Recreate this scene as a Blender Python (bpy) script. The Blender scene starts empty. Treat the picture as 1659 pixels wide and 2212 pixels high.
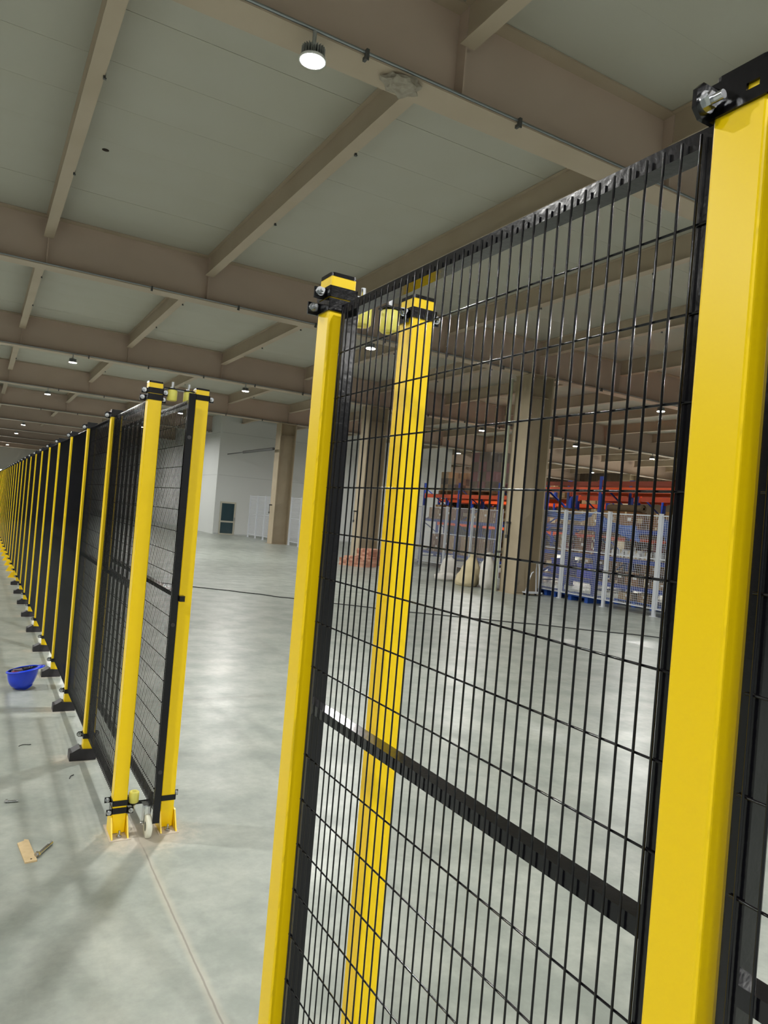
import bpy, bmesh, math, random
from mathutils import Vector, Matrix
random.seed(7)
S = bpy.context.scene
COL = S.collection

# ------------------------------------------------------------------ camera
F_PX, YAW, PITCH, ROLL = 1549.78, math.radians(29.634), math.radians(0.4345), math.radians(4.8294)
cam = bpy.data.cameras.new('camera'); camo = bpy.data.objects.new('camera', cam); COL.objects.link(camo)
fw = Vector((math.sin(YAW)*math.cos(PITCH), math.cos(YAW)*math.cos(PITCH), math.sin(PITCH)))
rt = Vector((math.cos(YAW), -math.sin(YAW), 0)); up = rt.cross(fw)
r2 = rt*math.cos(ROLL) + up*math.sin(ROLL); u2 = -rt*math.sin(ROLL) + up*math.cos(ROLL)
M = Matrix((r2, u2, -fw)).transposed().to_4x4(); M.translation = Vector((0, 0, 1.5))
camo.matrix_world = M
cam.sensor_fit = 'HORIZONTAL'; cam.sensor_width = 36; cam.lens = 36*F_PX/1659
cam.clip_start = 0.02; cam.clip_end = 300
S.camera = camo

# ------------------------------------------------------------------ world, exposure
w = bpy.data.worlds.new('world'); S.world = w; w.use_nodes = True
w.node_tree.nodes['Background'].inputs[0].default_value = (0.5, 0.52, 0.5, 1)
w.node_tree.nodes['Background'].inputs[1].default_value = 0.02
vs = S.view_settings
vs.view_transform = 'Standard'; vs.look = 'None'; vs.gamma = 1; vs.use_curve_mapping = False
vs.exposure = 1.42
LAMP_L = 900.0

# ------------------------------------------------------------------ materials
def lin(h):
    h = h.lstrip('#'); o = []
    for i in (0, 2, 4):
        c = int(h[i:i+2], 16)/255
        o.append(c/12.92 if c <= .04045 else ((c+.055)/1.055)**2.4)
    return (*o, 1)
MATS = {}
def mat(name, col, rough=.5, metal=0, spec=.5, coat=0, noise=None, bump=0, bscale=200, emit=None, alpha=1, trans=0):
    m = bpy.data.materials.new(name); m.use_nodes = True; nt = m.node_tree
    b = nt.nodes['Principled BSDF']; c = lin(col) if isinstance(col, str) else col
    b.inputs['Base Color'].default_value = c; b.inputs['Roughness'].default_value = rough
    b.inputs['Metallic'].default_value = metal; b.inputs['Specular IOR Level'].default_value = spec
    b.inputs['Coat Weight'].default_value = coat; b.inputs['Coat Roughness'].default_value = .15
    b.inputs['Alpha'].default_value = alpha; b.inputs['Transmission Weight'].default_value = trans
    tc = nt.nodes.new('ShaderNodeTexCoord')
    if noise:
        sc, amt, c2 = noise
        n = nt.nodes.new('ShaderNodeTexNoise'); n.inputs['Scale'].default_value = sc; n.inputs['Detail'].default_value = 2
        nt.links.new(tc.outputs['Object'], n.inputs['Vector'])
        r = nt.nodes.new('ShaderNodeMapRange'); r.inputs[1].default_value = .35; r.inputs[2].default_value = .68
        r.inputs[3].default_value = 0; r.inputs[4].default_value = amt
        nt.links.new(n.outputs[0], r.inputs[0])
        mx = nt.nodes.new('ShaderNodeMix'); mx.data_type = 'RGBA'
        mx.inputs[6].default_value = c; mx.inputs[7].default_value = lin(c2)
        nt.links.new(r.outputs[0], mx.inputs[0]); nt.links.new(mx.outputs[2], b.inputs['Base Color'])
    if bump:
        n = nt.nodes.new('ShaderNodeTexNoise'); n.inputs['Scale'].default_value = bscale; n.inputs['Detail'].default_value = 3
        nt.links.new(tc.outputs['Object'], n.inputs['Vector'])
        bp = nt.nodes.new('ShaderNodeBump'); bp.inputs['Strength'].default_value = bump; bp.inputs['Distance'].default_value = .002
        nt.links.new(n.outputs[0], bp.inputs['Height']); nt.links.new(bp.outputs[0], b.inputs['Normal'])
    if emit:
        b.inputs['Emission Color'].default_value = lin(emit[0]); b.inputs['Emission Strength'].default_value = emit[1]
    MATS[name] = m
    return m
mat('yellow', '#fdd704', .33, spec=.45)
mat('black', (.004, .004, .006, 1), .17, spec=.4, bump=.15, bscale=90)
mat('blackwire', (.004, .004, .006, 1), .13, spec=.4)
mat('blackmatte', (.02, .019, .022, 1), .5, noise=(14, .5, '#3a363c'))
mat('zinc', '#c9ccd0', .25, 1, noise=(60, .4, '#9a9da2'))
mat('nylon', '#e6e070', .45, spec=.4)
mat('wheelwhite', '#e4e4d4', .4)
mat('girder', '#c4b1a3', .6, noise=(1.2, .3, '#b5a291'))
mat('joist', '#b9aa96', .6, noise=(1.5, .35, '#a89880'))
mat('column', '#b0a28a', .6, noise=(1.6, .5, '#9a8c74'))
mat('ceilpanel', '#b9b7ac', .75, noise=(.55, .45, '#aca794'))
mat('wallwhite', '#cdd0cf', .55, noise=(.4, .3, '#bfc3c2'))
mat('wallbrown', '#75685a', .8, noise=(.5, .3, '#665a4e'))
mat('wallgrey', '#b9bdbd', .7, noise=(.3, .3, '#a5a9aa'))
mat('conduit', '#9aa0a4', .35, .9)
mat('darkpipe', '#4c4d4d', .5)
mat('housing', '#b5b8ba', .4, .7)
mat('lampemit', '#ffffff', .5, emit=('#fffef9', LAMP_L))
mat('whiteframe', '#ccd0d6', .45)
mat('rackblue', '#1f3f9c', .4, spec=.5, noise=(3, .3, '#16307e'))
mat('rackorange', '#e8551d', .4, noise=(3, .3, '#cf4616'))
mat('rackdark', '#8a3820', .6)
mat('board', '#8d6a4a', .8, noise=(4, .5, '#6d4f36'))
for i, (a, b) in enumerate((('#9a784e', '#86653e'), ('#875f3a', '#744f2e'), ('#b3946a', '#997b52'), ('#63472f', '#523a26'))):
    mat('card%d' % i, a, .85, noise=(5, .5, b))
mat('tape', '#cdb98e', .35)
mat('paper', '#e9e9e6', .7)
mat('whitebox', '#e2e3e4', .6)
mat('cratered', '#7a3030', .6, noise=(4, .4, '#5d2424'))
mat('crateblue', '#2b3fc0', .4, noise=(4, .3, '#2234a2'))
mat('palletblue', '#2350a8', .5, noise=(4, .3, '#1b4190'))
mat('tarp', '#3a63b6', .4, noise=(3, .5, '#5a80c8'), bump=.5, bscale=30)
mat('film', '#c9d2d2', .12, spec=.8, alpha=.18, bump=.8, bscale=25)
mat('roll', '#6c5a42', .9, noise=(8, .5, '#5a4a36'))
mat('sackwhite', '#d9d6d0', .8, noise=(5, .5, '#bdb8ae'), bump=.6, bscale=140)
mat('sackcream', '#cfc2a0', .8, noise=(5, .5, '#b5a682'), bump=.6, bscale=140)
mat('brick0', '#c08e76', .9, noise=(12, .6, '#a87560'))
mat('brick1', '#cfa38a', .9, noise=(12, .6, '#b78670'))
mat('brick2', '#ad7863', .9, noise=(12, .6, '#98624e'))
mat('pipegreen', '#b6bca6', .5)
mat('cable', (.02, .02, .022, 1), .5)
mat('hatblue', '#0038d4', .28, coat=.3)
mat('hatinside', '#16203c', .6)
mat('toolgrey', '#6d6168', .5, noise=(20, .4, '#4d444c'))
mat('toolred', '#c8372e', .4)
mat('toolblack', '#201c20', .5)
mat('wood', '#cdb68e', .7, noise=(30, .5, '#b59b70'))
mat('glassteal', '#1d3a40', .08, spec=.8)
mat('doorframe', '#b9b6a6', .45, .2)
mat('clump', '#a8a093', .95, noise=(20, .6, '#857c6e'))
mat('hole', '#2a1c12', .9)
mat('windowlit', '#ffffff', .5, emit=('#fff6e6', 9))
mat('dust', '#c9bdae', .9, noise=(30, .6, '#b9ad98'))
mat('pvc', '#d8d8d2', .4)
mat('lampbowl', '#eeeeee', .4)

# floor: mottled sealed concrete with saw-cut joints and drilling dust by the post feet
def floor_material():
    m = bpy.data.materials.new('concrete'); m.use_nodes = True; nt = m.node_tree; N = nt.nodes; L = nt.links
    b = N['Principled BSDF']
    tc = N.new('ShaderNodeTexCoord'); sep = N.new('ShaderNodeSeparateXYZ'); L.new(tc.outputs['Object'], sep.inputs[0])
    def noise(sc, det=6, rough=.6, sx=1, sy=1):
        mp = N.new('ShaderNodeMapping'); mp.inputs['Scale'].default_value = (sx, sy, 1)
        L.new(tc.outputs['Object'], mp.inputs[0])
        n = N.new('ShaderNodeTexNoise'); n.inputs['Scale'].default_value = sc; n.inputs['Detail'].default_value = det
        n.inputs['Roughness'].default_value = rough; L.new(mp.outputs[0], n.inputs['Vector']); return n.outputs[0]
    def rng(v, a, c, lo=0, hi=1):
        r = N.new('ShaderNodeMapRange'); r.interpolation_type = 'SMOOTHSTEP'
        for i, x in zip((1, 2, 3, 4), (a, c, lo, hi)): r.inputs[i].default_value = x
        L.new(v, r.inputs[0]); return r.outputs[0]
    def mth(op, a, c=None):
        n = N.new('ShaderNodeMath'); n.operation = op
        for i, x in enumerate((a, c)):
            if x is None: continue
            if isinstance(x, (int, float)): n.inputs[i].default_value = x
            else: L.new(x, n.inputs[i])
        return n.outputs[0]
    def mix(f, a, c):
        n = N.new('ShaderNodeMix'); n.data_type = 'RGBA'
        if isinstance(f, (int, float)): n.inputs[0].default_value = f
        else: L.new(f, n.inputs[0])
        for i, x in ((6, a), (7, c)):
            if isinstance(x, str): n.inputs[i].default_value = lin(x)
            else: L.new(x, n.inputs[i])
        return n.outputs[2]
    n1, n2, n3 = noise(.6, 3, .5), noise(3.1, 5, .6), noise(21, 4, .65)
    def lr(v, a, c, hi):
        r = N.new('ShaderNodeMapRange')
        for i, x in zip((1, 2, 3, 4), (a, c, 0, hi)): r.inputs[i].default_value = x
        L.new(v, r.inputs[0]); return r.outputs[0]
    c = mix(lr(n1, .25, .75, 1), '#aab0a9', '#8f958f')
    c = mix(lr(n2, .3, .9, .75), c, '#6f776f')
    c = mix(lr(n2, .6, .1, .6), c, '#c2c3ba')
    c = mix(lr(n3, .3, .9, .5), c, '#6e746e')
    X, Y = sep.outputs[0], sep.outputs[1]
    wob = mth('MULTIPLY', mth('SUBTRACT', n2, .5), .02)
    jx = mth('ABSOLUTE', mth('SUBTRACT', mth('ADD', X, wob), .737))
    c = mix(rng(jx, .004, .03, .45, 0), c, '#b9b4a6')
    c = mix(rng(jx, .001, .005, .7, 0), c, '#77726a')
    jx2 = mth('ABSOLUTE', mth('SUBTRACT', X, 6.0)); c = mix(rng(jx2, .003, .012, .5, 0), c, '#8a8478')
    jy = mth('ABSOLUTE', mth('SUBTRACT', mth('MODULO', mth('ADD', Y, 57.6), 6.0), 3.0))
    c = mix(rng(jy, .003, .014, .35, 0), c, '#8a8478')
    # drilling dust around the post feet
    ph = mth('SUBTRACT', mth('MODULO', mth('ADD', mth('SUBTRACT', Y, 3.33), .4975+9.95), .995), .4975)
    dy = mth('MULTIPLY', ph, 1.4)
    dx = mth('SUBTRACT', X, .60)
    d = mth('SQRT', mth('ADD', mth('MULTIPLY', dx, dx), mth('MULTIPLY', dy, dy)))
    dd = mth('ADD', d, mth('MULTIPLY', mth('SUBTRACT', n3, .5), .2))
    c = mix(mth('MULTIPLY', rng(dd, .03, .18, .6, 0), mth('GREATER_THAN', Y, 3.9)), c, '#c4b9a9')
    dx = mth('SUBTRACT', X, .77); dyb = mth('SUBTRACT', Y, 3.24)
    d2 = mth('SQRT', mth('ADD', mth('MULTIPLY', mth('MULTIPLY', dx, dx), .5), mth('MULTIPLY', dyb, dyb)))
    d2 = mth('ADD', d2, mth('MULTIPLY', mth('SUBTRACT', n3, .5), .2))
    c = mix(rng(d2, .05, .2, .65, 0), c, '#c6bbad')
    L.new(c, b.inputs['Base Color'])
    L.new(rng(n2, .2, .8, .29, .38), b.inputs['Roughness'])
    b.inputs['Specular IOR Level'].default_value = .45
    MATS['concrete'] = m
floor_material()

# ------------------------------------------------------------------ mesh helpers
class MB:
    def __init__(s): s.v = []; s.f = []; s.m = []; s.sm = []
    def add(s, vs, fs, mi=0, smooth=False):
        o = len(s.v); s.v += [tuple(p) for p in vs]
        for f in fs: s.f.append([i+o for i in f]); s.m.append(mi); s.sm.append(smooth)
        return s
    def box(s, x0, x1, y0, y1, z0, z1, mi=0):
        vs = [(x, y, z) for z in (z0, z1) for y in (y0, y1) for x in (x0, x1)]
        return s.add(vs, [(0, 2, 3, 1), (4, 5, 7, 6), (0, 1, 5, 4), (2, 6, 7, 3), (0, 4, 6, 2), (1, 3, 7, 5)], mi)
    def bar(s, a, b, wx, wz, mi=0, upv=(0, 0, 1)):
        a, b = Vector(a), Vector(b); d = (b-a).normalized(); u = Vector(upv)
        if abs(d.dot(u)) > .99: u = Vector((1, 0, 0))
        r = d.cross(u).normalized(); u = r.cross(d)
        vs = [p + r*i*wx/2 + u*j*wz/2 for p in (a, b) for i, j in ((-1, -1), (1, -1), (1, 1), (-1, 1))]
        return s.add(vs, [(0, 3, 2, 1), (4, 5, 6, 7), (0, 1, 5, 4), (1, 2, 6, 5), (2, 3, 7, 6), (3, 0, 4, 7)], mi)
    def cyl(s, a, b, r, n=12, mi=0, r1=None, smooth=True, caps=True):
        a, b = Vector(a), Vector(b); d = (b-a).normalized()
        u = Vector((0, 0, 1)) if abs(d.z) < .9 else Vector((1, 0, 0))
        p = d.cross(u).normalized(); q = d.cross(p); r1 = r if r1 is None else r1
        ring = lambda c, rr: [c + (p*math.cos(t) + q*math.sin(t))*rr for t in (2*math.pi*i/n for i in range(n))]
        s.add(ring(a, r)+ring(b, r1), [(i, (i+1) % n, n+(i+1) % n, n+i) for i in range(n)], mi, smooth)
        if caps:
            s.add(ring(a, r), [tuple(range(n))[::-1]], mi); s.add(ring(b, r1), [tuple(range(n))], mi)
        return s
    def tube(s, pts, r, n=8, mi=0):
        pts = [Vector(p) for p in pts]; vs = []
        for i, p in enumerate(pts):
            d = (pts[min(i+1, len(pts)-1)] - pts[max(i-1, 0)]).normalized()
            u = Vector((0, 0, 1)) if abs(d.z) < .95 else Vector((1, 0, 0))
            a = d.cross(u).normalized(); b = d.cross(a)
            vs += [p + (a*math.cos(t)+b*math.sin(t))*r for t in (2*math.pi*k/n for k in range(n))]
        fs = [(i*n+k, i*n+(k+1) % n, (i+1)*n+(k+1) % n, (i+1)*n+k) for i in range(len(pts)-1) for k in range(n)]
        s.add(vs, fs, mi, True)
        s.add(vs[:n], [tuple(range(n))[::-1]], mi); s.add(vs[-n:], [tuple(range(n))], mi); return s
    def prism(s, poly, axis, a, b, mi=0):
        # poly: 2-D outline in the two other axes, extruded along axis from a to b
        n = len(poly)
        def P(q, t):
            return {'x': (t, q[0], q[1]), 'y': (q[0], t, q[1]), 'z': (q[0], q[1], t)}[axis]
        vs = [P(q, a) for q in poly] + [P(q, b) for q in poly]
        return s.add(vs, [tuple(range(n))[::-1], tuple(range(n, 2*n))] + [(i, (i+1) % n, n+(i+1) % n, n+i) for i in range(n)], mi)
    def lathe(s, prof, c=(0, 0, 0), n=16, mi=0, smooth=True):
        m = len(prof); vs = []
        for i in range(n):
            t = 2*math.pi*i/n
            vs += [(c[0]+r*math.cos(t), c[1]+r*math.sin(t), c[2]+z) for r, z in prof]
        return s.add(vs, [(i*m+k, ((i+1) % n)*m+k, ((i+1) % n)*m+k+1, i*m+k+1) for i in range(n) for k in range(m-1)], mi, smooth)
    def mesh(s, name, mats):
        me = bpy.data.meshes.new(name); me.from_pydata(s.v, [], s.f)
        for x in ([mats] if isinstance(mats, str) else mats): me.materials.append(MATS[x])
        me.polygons.foreach_set('material_index', s.m); me.polygons.foreach_set('use_smooth', s.sm)
        bm = bmesh.new(); bm.from_mesh(me); bmesh.ops.recalc_face_normals(bm, faces=bm.faces); bm.to_mesh(me); bm.free()
        me.update(); return me
    def build(s, name, mats, parent=None, loc=None, kind=None):
        return link(name, s.mesh(name, mats), parent, loc, kind)
def link(name, me, parent=None, loc=None, kind=None):
    o = bpy.data.objects.new(name, me); COL.objects.link(o)
    if parent: o.parent = parent
    if loc: o.location = loc
    if kind: o['kind'] = kind
    return o
def tag(o, label, cat, group=None):
    o['label'] = label; o['category'] = cat
    if group: o['group'] = group
    return o
def empty(name, loc=(0, 0, 0), rz=0):
    o = bpy.data.objects.new(name, None); COL.objects.link(o); o.location = loc; o.rotation_euler = (0, 0, rz)
    o.empty_display_size = .1; return o
def thing(name, label, cat, loc=(0, 0, 0), rz=0, group=None): return tag(empty(name, loc, rz), label, cat, group)
def dup(o, parent=None, loc=None, rz=None):
    c = o.copy(); COL.objects.link(c); c.parent = parent
    if loc is not None: c.location = loc
    if rz is not None: c.rotation_euler = (0, 0, rz)
    for ch in list(o.children): dup(ch, c)
    return c
def struct(o): o['kind'] = 'structure'; return o
def rsq(h, r=.004, k=3, cx=0, cy=0):
    p = []
    for (sx, sy, a0) in ((1, 1, 0), (-1, 1, 90), (-1, -1, 180), (1, -1, 270)):
        for i in range(k+1):
            t = math.radians(a0 + 90*i/k); p.append((cx+sx*(h-r)+r*math.cos(t), cy+sy*(h-r)+r*math.sin(t)))
    return p
def rsq_prism(b, h, z0, z1, r=.004, k=3, mi=0, cx=0, cy=0):
    return b.prism(rsq(h, r, k, cx, cy), 'z', z0, z1, mi)

# ------------------------------------------------------------------ setting
HX0, HX1, HY0, HY1 = -16.0, 36.0, -14.0, 78.0
ZG, ZJ, ZC = 5.10, 5.55, 5.92          # girder underside, joist underside, ceiling
struct(MB().box(HX0-.3, HX1+.3, HY0-.3, HY1+.3, -.2, 0).build('floor', 'concrete'))
struct(MB().box(HX0-.3, HX0, HY0, HY1, 0, ZC+.2).build('wall_left', 'wallgrey'))
struct(MB().box(HX0, HX1, HY0-.3, HY0, 0, ZC+.2).build('wall_near', 'wallgrey'))
wf = struct(MB().box(HX0, HX1, HY1, HY1+.3, 0, ZC+.2).build('wall_far', 'wallgrey'))
wr = MB(); y = HY0
prof = []
while y < HY1-.3:
    prof += [(HX1, y), (HX1, y+.12), (HX1+.04, y+.15), (HX1+.04, y+.27)]; y += .3
prof += [(HX1, HY1), (HX1+.3, HY1), (HX1+.3, HY0)]
struct(wr.prism(prof, 'z', 0, ZC+.2).build('wall_right', 'wallbrown'))
# ceiling of long deck panels with open joints
ceil = struct(MB().box(HX0-.3, HX1+.3, HY0-.3, HY1+.3, ZC+.05, ZC+.2).build('ceiling', 'ceilpanel'))
pm = MB().box(HX0, HX1, .0015, .8985, 0, .06).mesh('panel', 'ceilpanel')
k = 0; y = 4.31-20*.9
while y < HY1-.9:
    if y > HY0: link('panel', pm, ceil, (0, y, ZC + random.uniform(-.002, .002)))
    y += .9
MB().lathe([(0, 0), (.035, -.002), (.05, .003), (.05, .02)], (1.107, 9.977, ZC-.002), 14).build('rust_hole', 'hole', ceil)

# girders across (X), with flanges, stiffeners, conduit
GY = [5.25-7.8*2, 5.25-7.8] + [5.25+7.8*i for i in range(10)]
JX = [.70+2.63*i for i in range(-6, 14)]
gweb = MB().box(HX0, HX1, -.006, .006, ZG+.016, ZC).mesh('web', 'girder')
gfl = MB().box(HX0, HX1, -.15, .15, ZG, ZG+.016).mesh('bottom_flange', 'joist')
gft = MB().box(HX0, HX1, -.15, .15, ZC-.018, ZC-.003).mesh('top_flange', 'joist')
gst = MB().box(-.006, .006, -.14, .14, ZG+.016, ZC-.018).mesh('stiffener', 'girder')
gco = MB().cyl((HX0, -.155, ZG+.028), (HX1, -.155, ZG+.028), .0125, 8).mesh('conduit', 'conduit')
gcl = MB().box(-.012, .012, -.185, -.12, ZG-.03, ZG+.045).box(-.012, .012, -.19, -.18, ZG-.045, ZG+.04).mesh('conduit_clip', 'darkpipe')
for gi, y in enumerate(GY):
    g = struct(link('roof_girder', gweb, None, (0, y, 0)))
    link('bottom_flange', gfl, g); link('top_flange', gft, g); link('conduit', gco, g)
    near = 0 < y < 40
    if near:
        for x in JX:
            if 0 < x < 24: link('stiffener', gst, g, (x, 0, 0))
        for i in range(14):
            link('conduit_clip', gcl, g, (2.45 + 1.55*i - .03*gi, 0, 0))
jm = MB().box(-.004, .004, .15, 7.65, ZJ+.012, ZC-.003).box(-.075, .075, .15, 7.65, ZJ, ZJ+.012).box(-.06, .06, .15, 7.65, ZC-.014, ZC-.003).mesh('roof_joist', 'joist')
tabm = MB().box(.06, .082, 0, .03, ZJ-.02, ZJ+.05).box(.06, .09, 0, .03, ZJ-.028, ZJ-.018).mesh('beam_clip', 'darkpipe')
jpl = MB().box(.004, .014, .155, .26, ZJ+.03, ZC-.05)
for i in range(5):
    jpl.cyl((-.02, .2, ZJ+.07+.055*i), (.03, .2, ZJ+.07+.055*i), .014, 6, smooth=False)
jpm = jpl.mesh('bolted_plate', 'joist')
for y in GY[:-1]:
    for x in JX:
        if x > HX1-.5 or x < HX0+.3: continue
        j = struct(link('roof_joist', jm, None, (x, y, 0)))
        if -3 < y < 22 and -2 < x < 12:
            link('bolted_plate', jpm, j)
            for t in (2.1, 4.6): link('beam_clip', tabm, j, (0, t+.3*math.sin(x), 0))
# columns along X = 11.22
def column(y, x=11.22):
    c = struct(MB().box(-.31, .31, -.008, .008, 0, ZG).build('column', 'column', None, (x, y, 0)))
    for sx in (-1, 1):
        MB().box(sx*.33-.02, sx*.33+.02, -.27, .27, 0, ZG).build('flange', 'column', c)
    MB().box(-.42, .42, -.34, .34, 0, .012).build('base_plate', 'column', c)
    MB().box(-.36, .36, -.29, .29, ZG-.02, ZG).build('cap_plate', 'column', c)
    MB().box(-.31, .31, -.16, .16, ZG-.5, ZG-.485).build('stiffener', 'column', c)
    return c
for y in (5.25-7.8, 13.05, 20.85, 28.65, 36.45+7.8): column(y)
for y in (20.85, 28.65): column(y, 32.2)
# rain pipes beside the columns
for (px, py) in ((10.72, 13.32),):
    p = MB().cyl((0, 0, 0), (0, 0, ZG-.1), .055, 14).build('drain_pipe', 'pipegreen', None, (px, py, 0))
    tag(p, 'pale green vertical drain pipe beside the sacks and steel column', 'pipe')
    for z in (.9, 2.4, 3.9): MB().cyl((0, 0, z), (0, 0, z+.05), .062, 14).box(.05, .13, -.015, .015, z, z+.05).build('pipe_clip', 'darkpipe', p)
# wall-mounted isolator with cable on the column
for (px, py) in ((10.885, 13.1), (10.885, 20.9), (10.885, 28.7)):
    s_ = thing('pull_switch', {13.1: 'small dark bracket with hanging hook on the column by the sacks', 20.9: 'small dark bracket with hanging hook on the column by the bricks', 28.7: 'small dark bracket with hanging hook on the column before the white wall'}[py], 'bracket', (px-.02, py, 1.62))
    MB().box(-.12, .02, -.02, .02, -.02, .03).build('arm', 'darkpipe', s_)
    MB().cyl((-.1, 0, -.02), (-.1, 0, -.28), .012, 8).cyl((-.1, 0, -.28), (-.1, 0, -.36), .03, 8).build('hook', 'darkpipe', s_)

# white room block at the back, its door and panel joints
BX, BY = 10.2, 34.7
wb = struct(MB().box(BX, 24, BY, HY1-.02, 0, ZC).build('wall_back', 'wallwhite'))
for z in (2.9, 5.0):
    MB().box(BX-.006, 24, BY-.006, BY, z, z+.025).build('panel_joint', 'wallgrey', wb)
    MB().box(BX-.006, BX, BY, 60, z, z+.025).build('panel_joint', 'wallgrey', wb)
MB().box(BX-.02, BX+.05, BY-.02, BY+.05, 0, ZC-.03).build('corner_trim', 'wallwhite', wb)
MB().box(BX+.03, 24, BY-.02, BY, 0, .06).build('skirting', 'wallgrey', wb)
d = struct(MB().box(10.46, 10.53, BY-.06, BY, 0, 1.62).box(11.17, 11.24, BY-.06, BY, 0, 1.62).box(10.53, 11.17, BY-.06, BY, 1.54, 1.62).box(10.53, 11.17, BY-.06, BY, .60, .68).box(10.53, 11.17, BY-.06, BY, 0, .06).build('door_1', 'doorframe'))
MB().box(10.53, 11.17, BY-.03, BY-.01, .68, 1.54).build('pane', 'glassteal', d)
MB().box(10.53, 11.17, BY-.03, BY-.01, .06, .60).build('pane', 'glassteal', d)
MB().box(11.19, 11.21, BY-.12, BY-.06, .72, .86).build('handle', 'zinc', d)
pr = thing('crane_rail', 'dark horizontal pipe running from the column to the white wall', 'pipe', (10.62, 28.4, 3.97))
MB().cyl((0, 0, 0), (0, 3.9, 0), .06, 10).build('pipe', 'darkpipe', pr)
MB().cyl((0, 3.9, 0), (0, 6.3, 0), .025, 8).build('thin_pipe', 'darkpipe', pr)
# lit doorway far away at the end of the hall
wd = struct(MB().box(.5, 2.6, HY1-.05, HY1-.01, .9, 3.0).build('window_1', 'windowlit'))
MB().box(.4, .5, HY1-.1, HY1, .8, 3.1).box(2.6, 2.7, HY1-.1, HY1, .8, 3.1).box(.5, 2.6, HY1-.1, HY1, 3.0, 3.1).box(.5, 2.6, HY1-.1, HY1, .8, .9).box(.5, 2.6, HY1-.1, HY1, 1.9, 1.96).build('window_frame', 'doorframe', wd)
for i, (y0, y1) in enumerate(((24, 29), (30.5, 33), (20, 23), (36, 39))):
    wn = struct(MB().box(HX1-.06, HX1-.02, y0, y1, 1.6, 2.35).build('window_%d' % (i+2), 'windowlit'))
    f = MB().box(HX1-.1, HX1-.01, y0-.08, y0, 1.52, 2.43).box(HX1-.1, HX1-.01, y1, y1+.08, 1.52, 2.43).box(HX1-.1, HX1-.01, y0, y1, 2.35, 2.43).box(HX1-.1, HX1-.01, y0, y1, 1.52, 1.6)
    f.build('window_frame', 'doorframe', wn)

# ------------------------------------------------------------------ high-bay lamps
def make_lamp():
    t = thing('high_bay_lamp', 'round white LED high-bay lamp hanging from a roof girder', 'lamp', group='high-bay lamps hung along the roof girders')
    MB().add([(.094*math.cos(2*math.pi*i/16), .094*math.sin(2*math.pi*i/16), -.012) for i in range(16)], [tuple(range(16))[::-1]]).build('diffuser', 'lampemit', t)
    MB().lathe([(.094, -.014), (.102, -.014), (.102, .006), (.07, .016), (0, .016)], n=24).build('bezel', 'lampbowl', t)
    f = MB()
    for i in range(24):
        a = 2*math.pi*i/24
        f.bar((.035*math.cos(a), .035*math.sin(a), .05), (.09*math.cos(a), .09*math.sin(a), .05), .004, .075)
    f.cyl((0, 0, .012), (0, 0, .11), .04, 16)
    f.build('heat_sink', 'housing', t)
    MB().cyl((0, 0, .11), (0, 0, .215), .016, 10).build('stem', 'housing', t)
    return t
lamp0 = make_lamp()
pos = [(1.95, 5.08), (1.95, 20.68), (1.95, 28.48), (1.95, 44.08), (1.95, 51.88), (1.95, 67.48), (6.70, 12.88), (6.70, 20.68),
       (15.42, 12.88), (15.50, 20.68), (20.07, 28.48), (20.07, 20.68), (24.45, 20.68), (24.45, 12.88), (29, 20.68), (29, 28.48),
       (1.95, -2.72), (6.70, -2.72), (-2.7, -2.72), (-2.7, 5.08), (-2.7, 12.88), (-2.7, 20.68), (-2.7, 28.48), (-7.2, 5.08), (-7.2, 12.88),
       (-7.2, -2.72), (11.0, -2.72), (15.4, 5.08), (11.0, 5.08), (1.95, -10.52), (6.7, -10.52), (-2.7, -10.52), (6.7, 28.48), (6.7, 33.5),
       (-2.7, 44.08), (6.7, 44.08), (-7.2, 28.48), (-2.7, 60), (20.07, 5.08)]
GYs = GY
for i, (x, y) in enumerate(pos):
    # hang under the conduit of the nearest girder
    gy = min(GYs, key=lambda g: abs(g-y)); p = (x, gy-.155, ZG-.2)
    if i == 0: lamp0.location = p
    else: dup(lamp0, None, p)
lamp0['label'] = 'round white LED high-bay lamp with visible cooling fins on the closest girder'
del lamp0['group']

# ------------------------------------------------------------------ yellow fence
FX, BXP = .66, .87            # front line of posts, back line of gate posts
def bolt(b, p, d, r=.008, L=.012, head=.006, mi=0):
    p, d = Vector(p), Vector(d)
    b.cyl(p, p+d*head, r*1.35, 12, mi); b.cyl(p+d*head, p+d*(head+.007), r, 6, mi, smooth=False)
    b.cyl(p+d*(head+.007), p+d*(head+.007+L), r*.55, 10, mi)
ORD = ['first', 'second', 'third', 'fourth', 'fifth', 'sixth', 'seventh', 'eighth', 'ninth', 'tenth', 'eleventh', 'twelfth', 'thirteenth', 'fourteenth',
       'fifteenth', 'sixteenth', 'seventeenth', 'eighteenth', 'nineteenth', 'twentieth', 'twenty-first', 'twenty-second', 'twenty-third', 'twenty-fourth', 'twenty-fifth']
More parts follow.
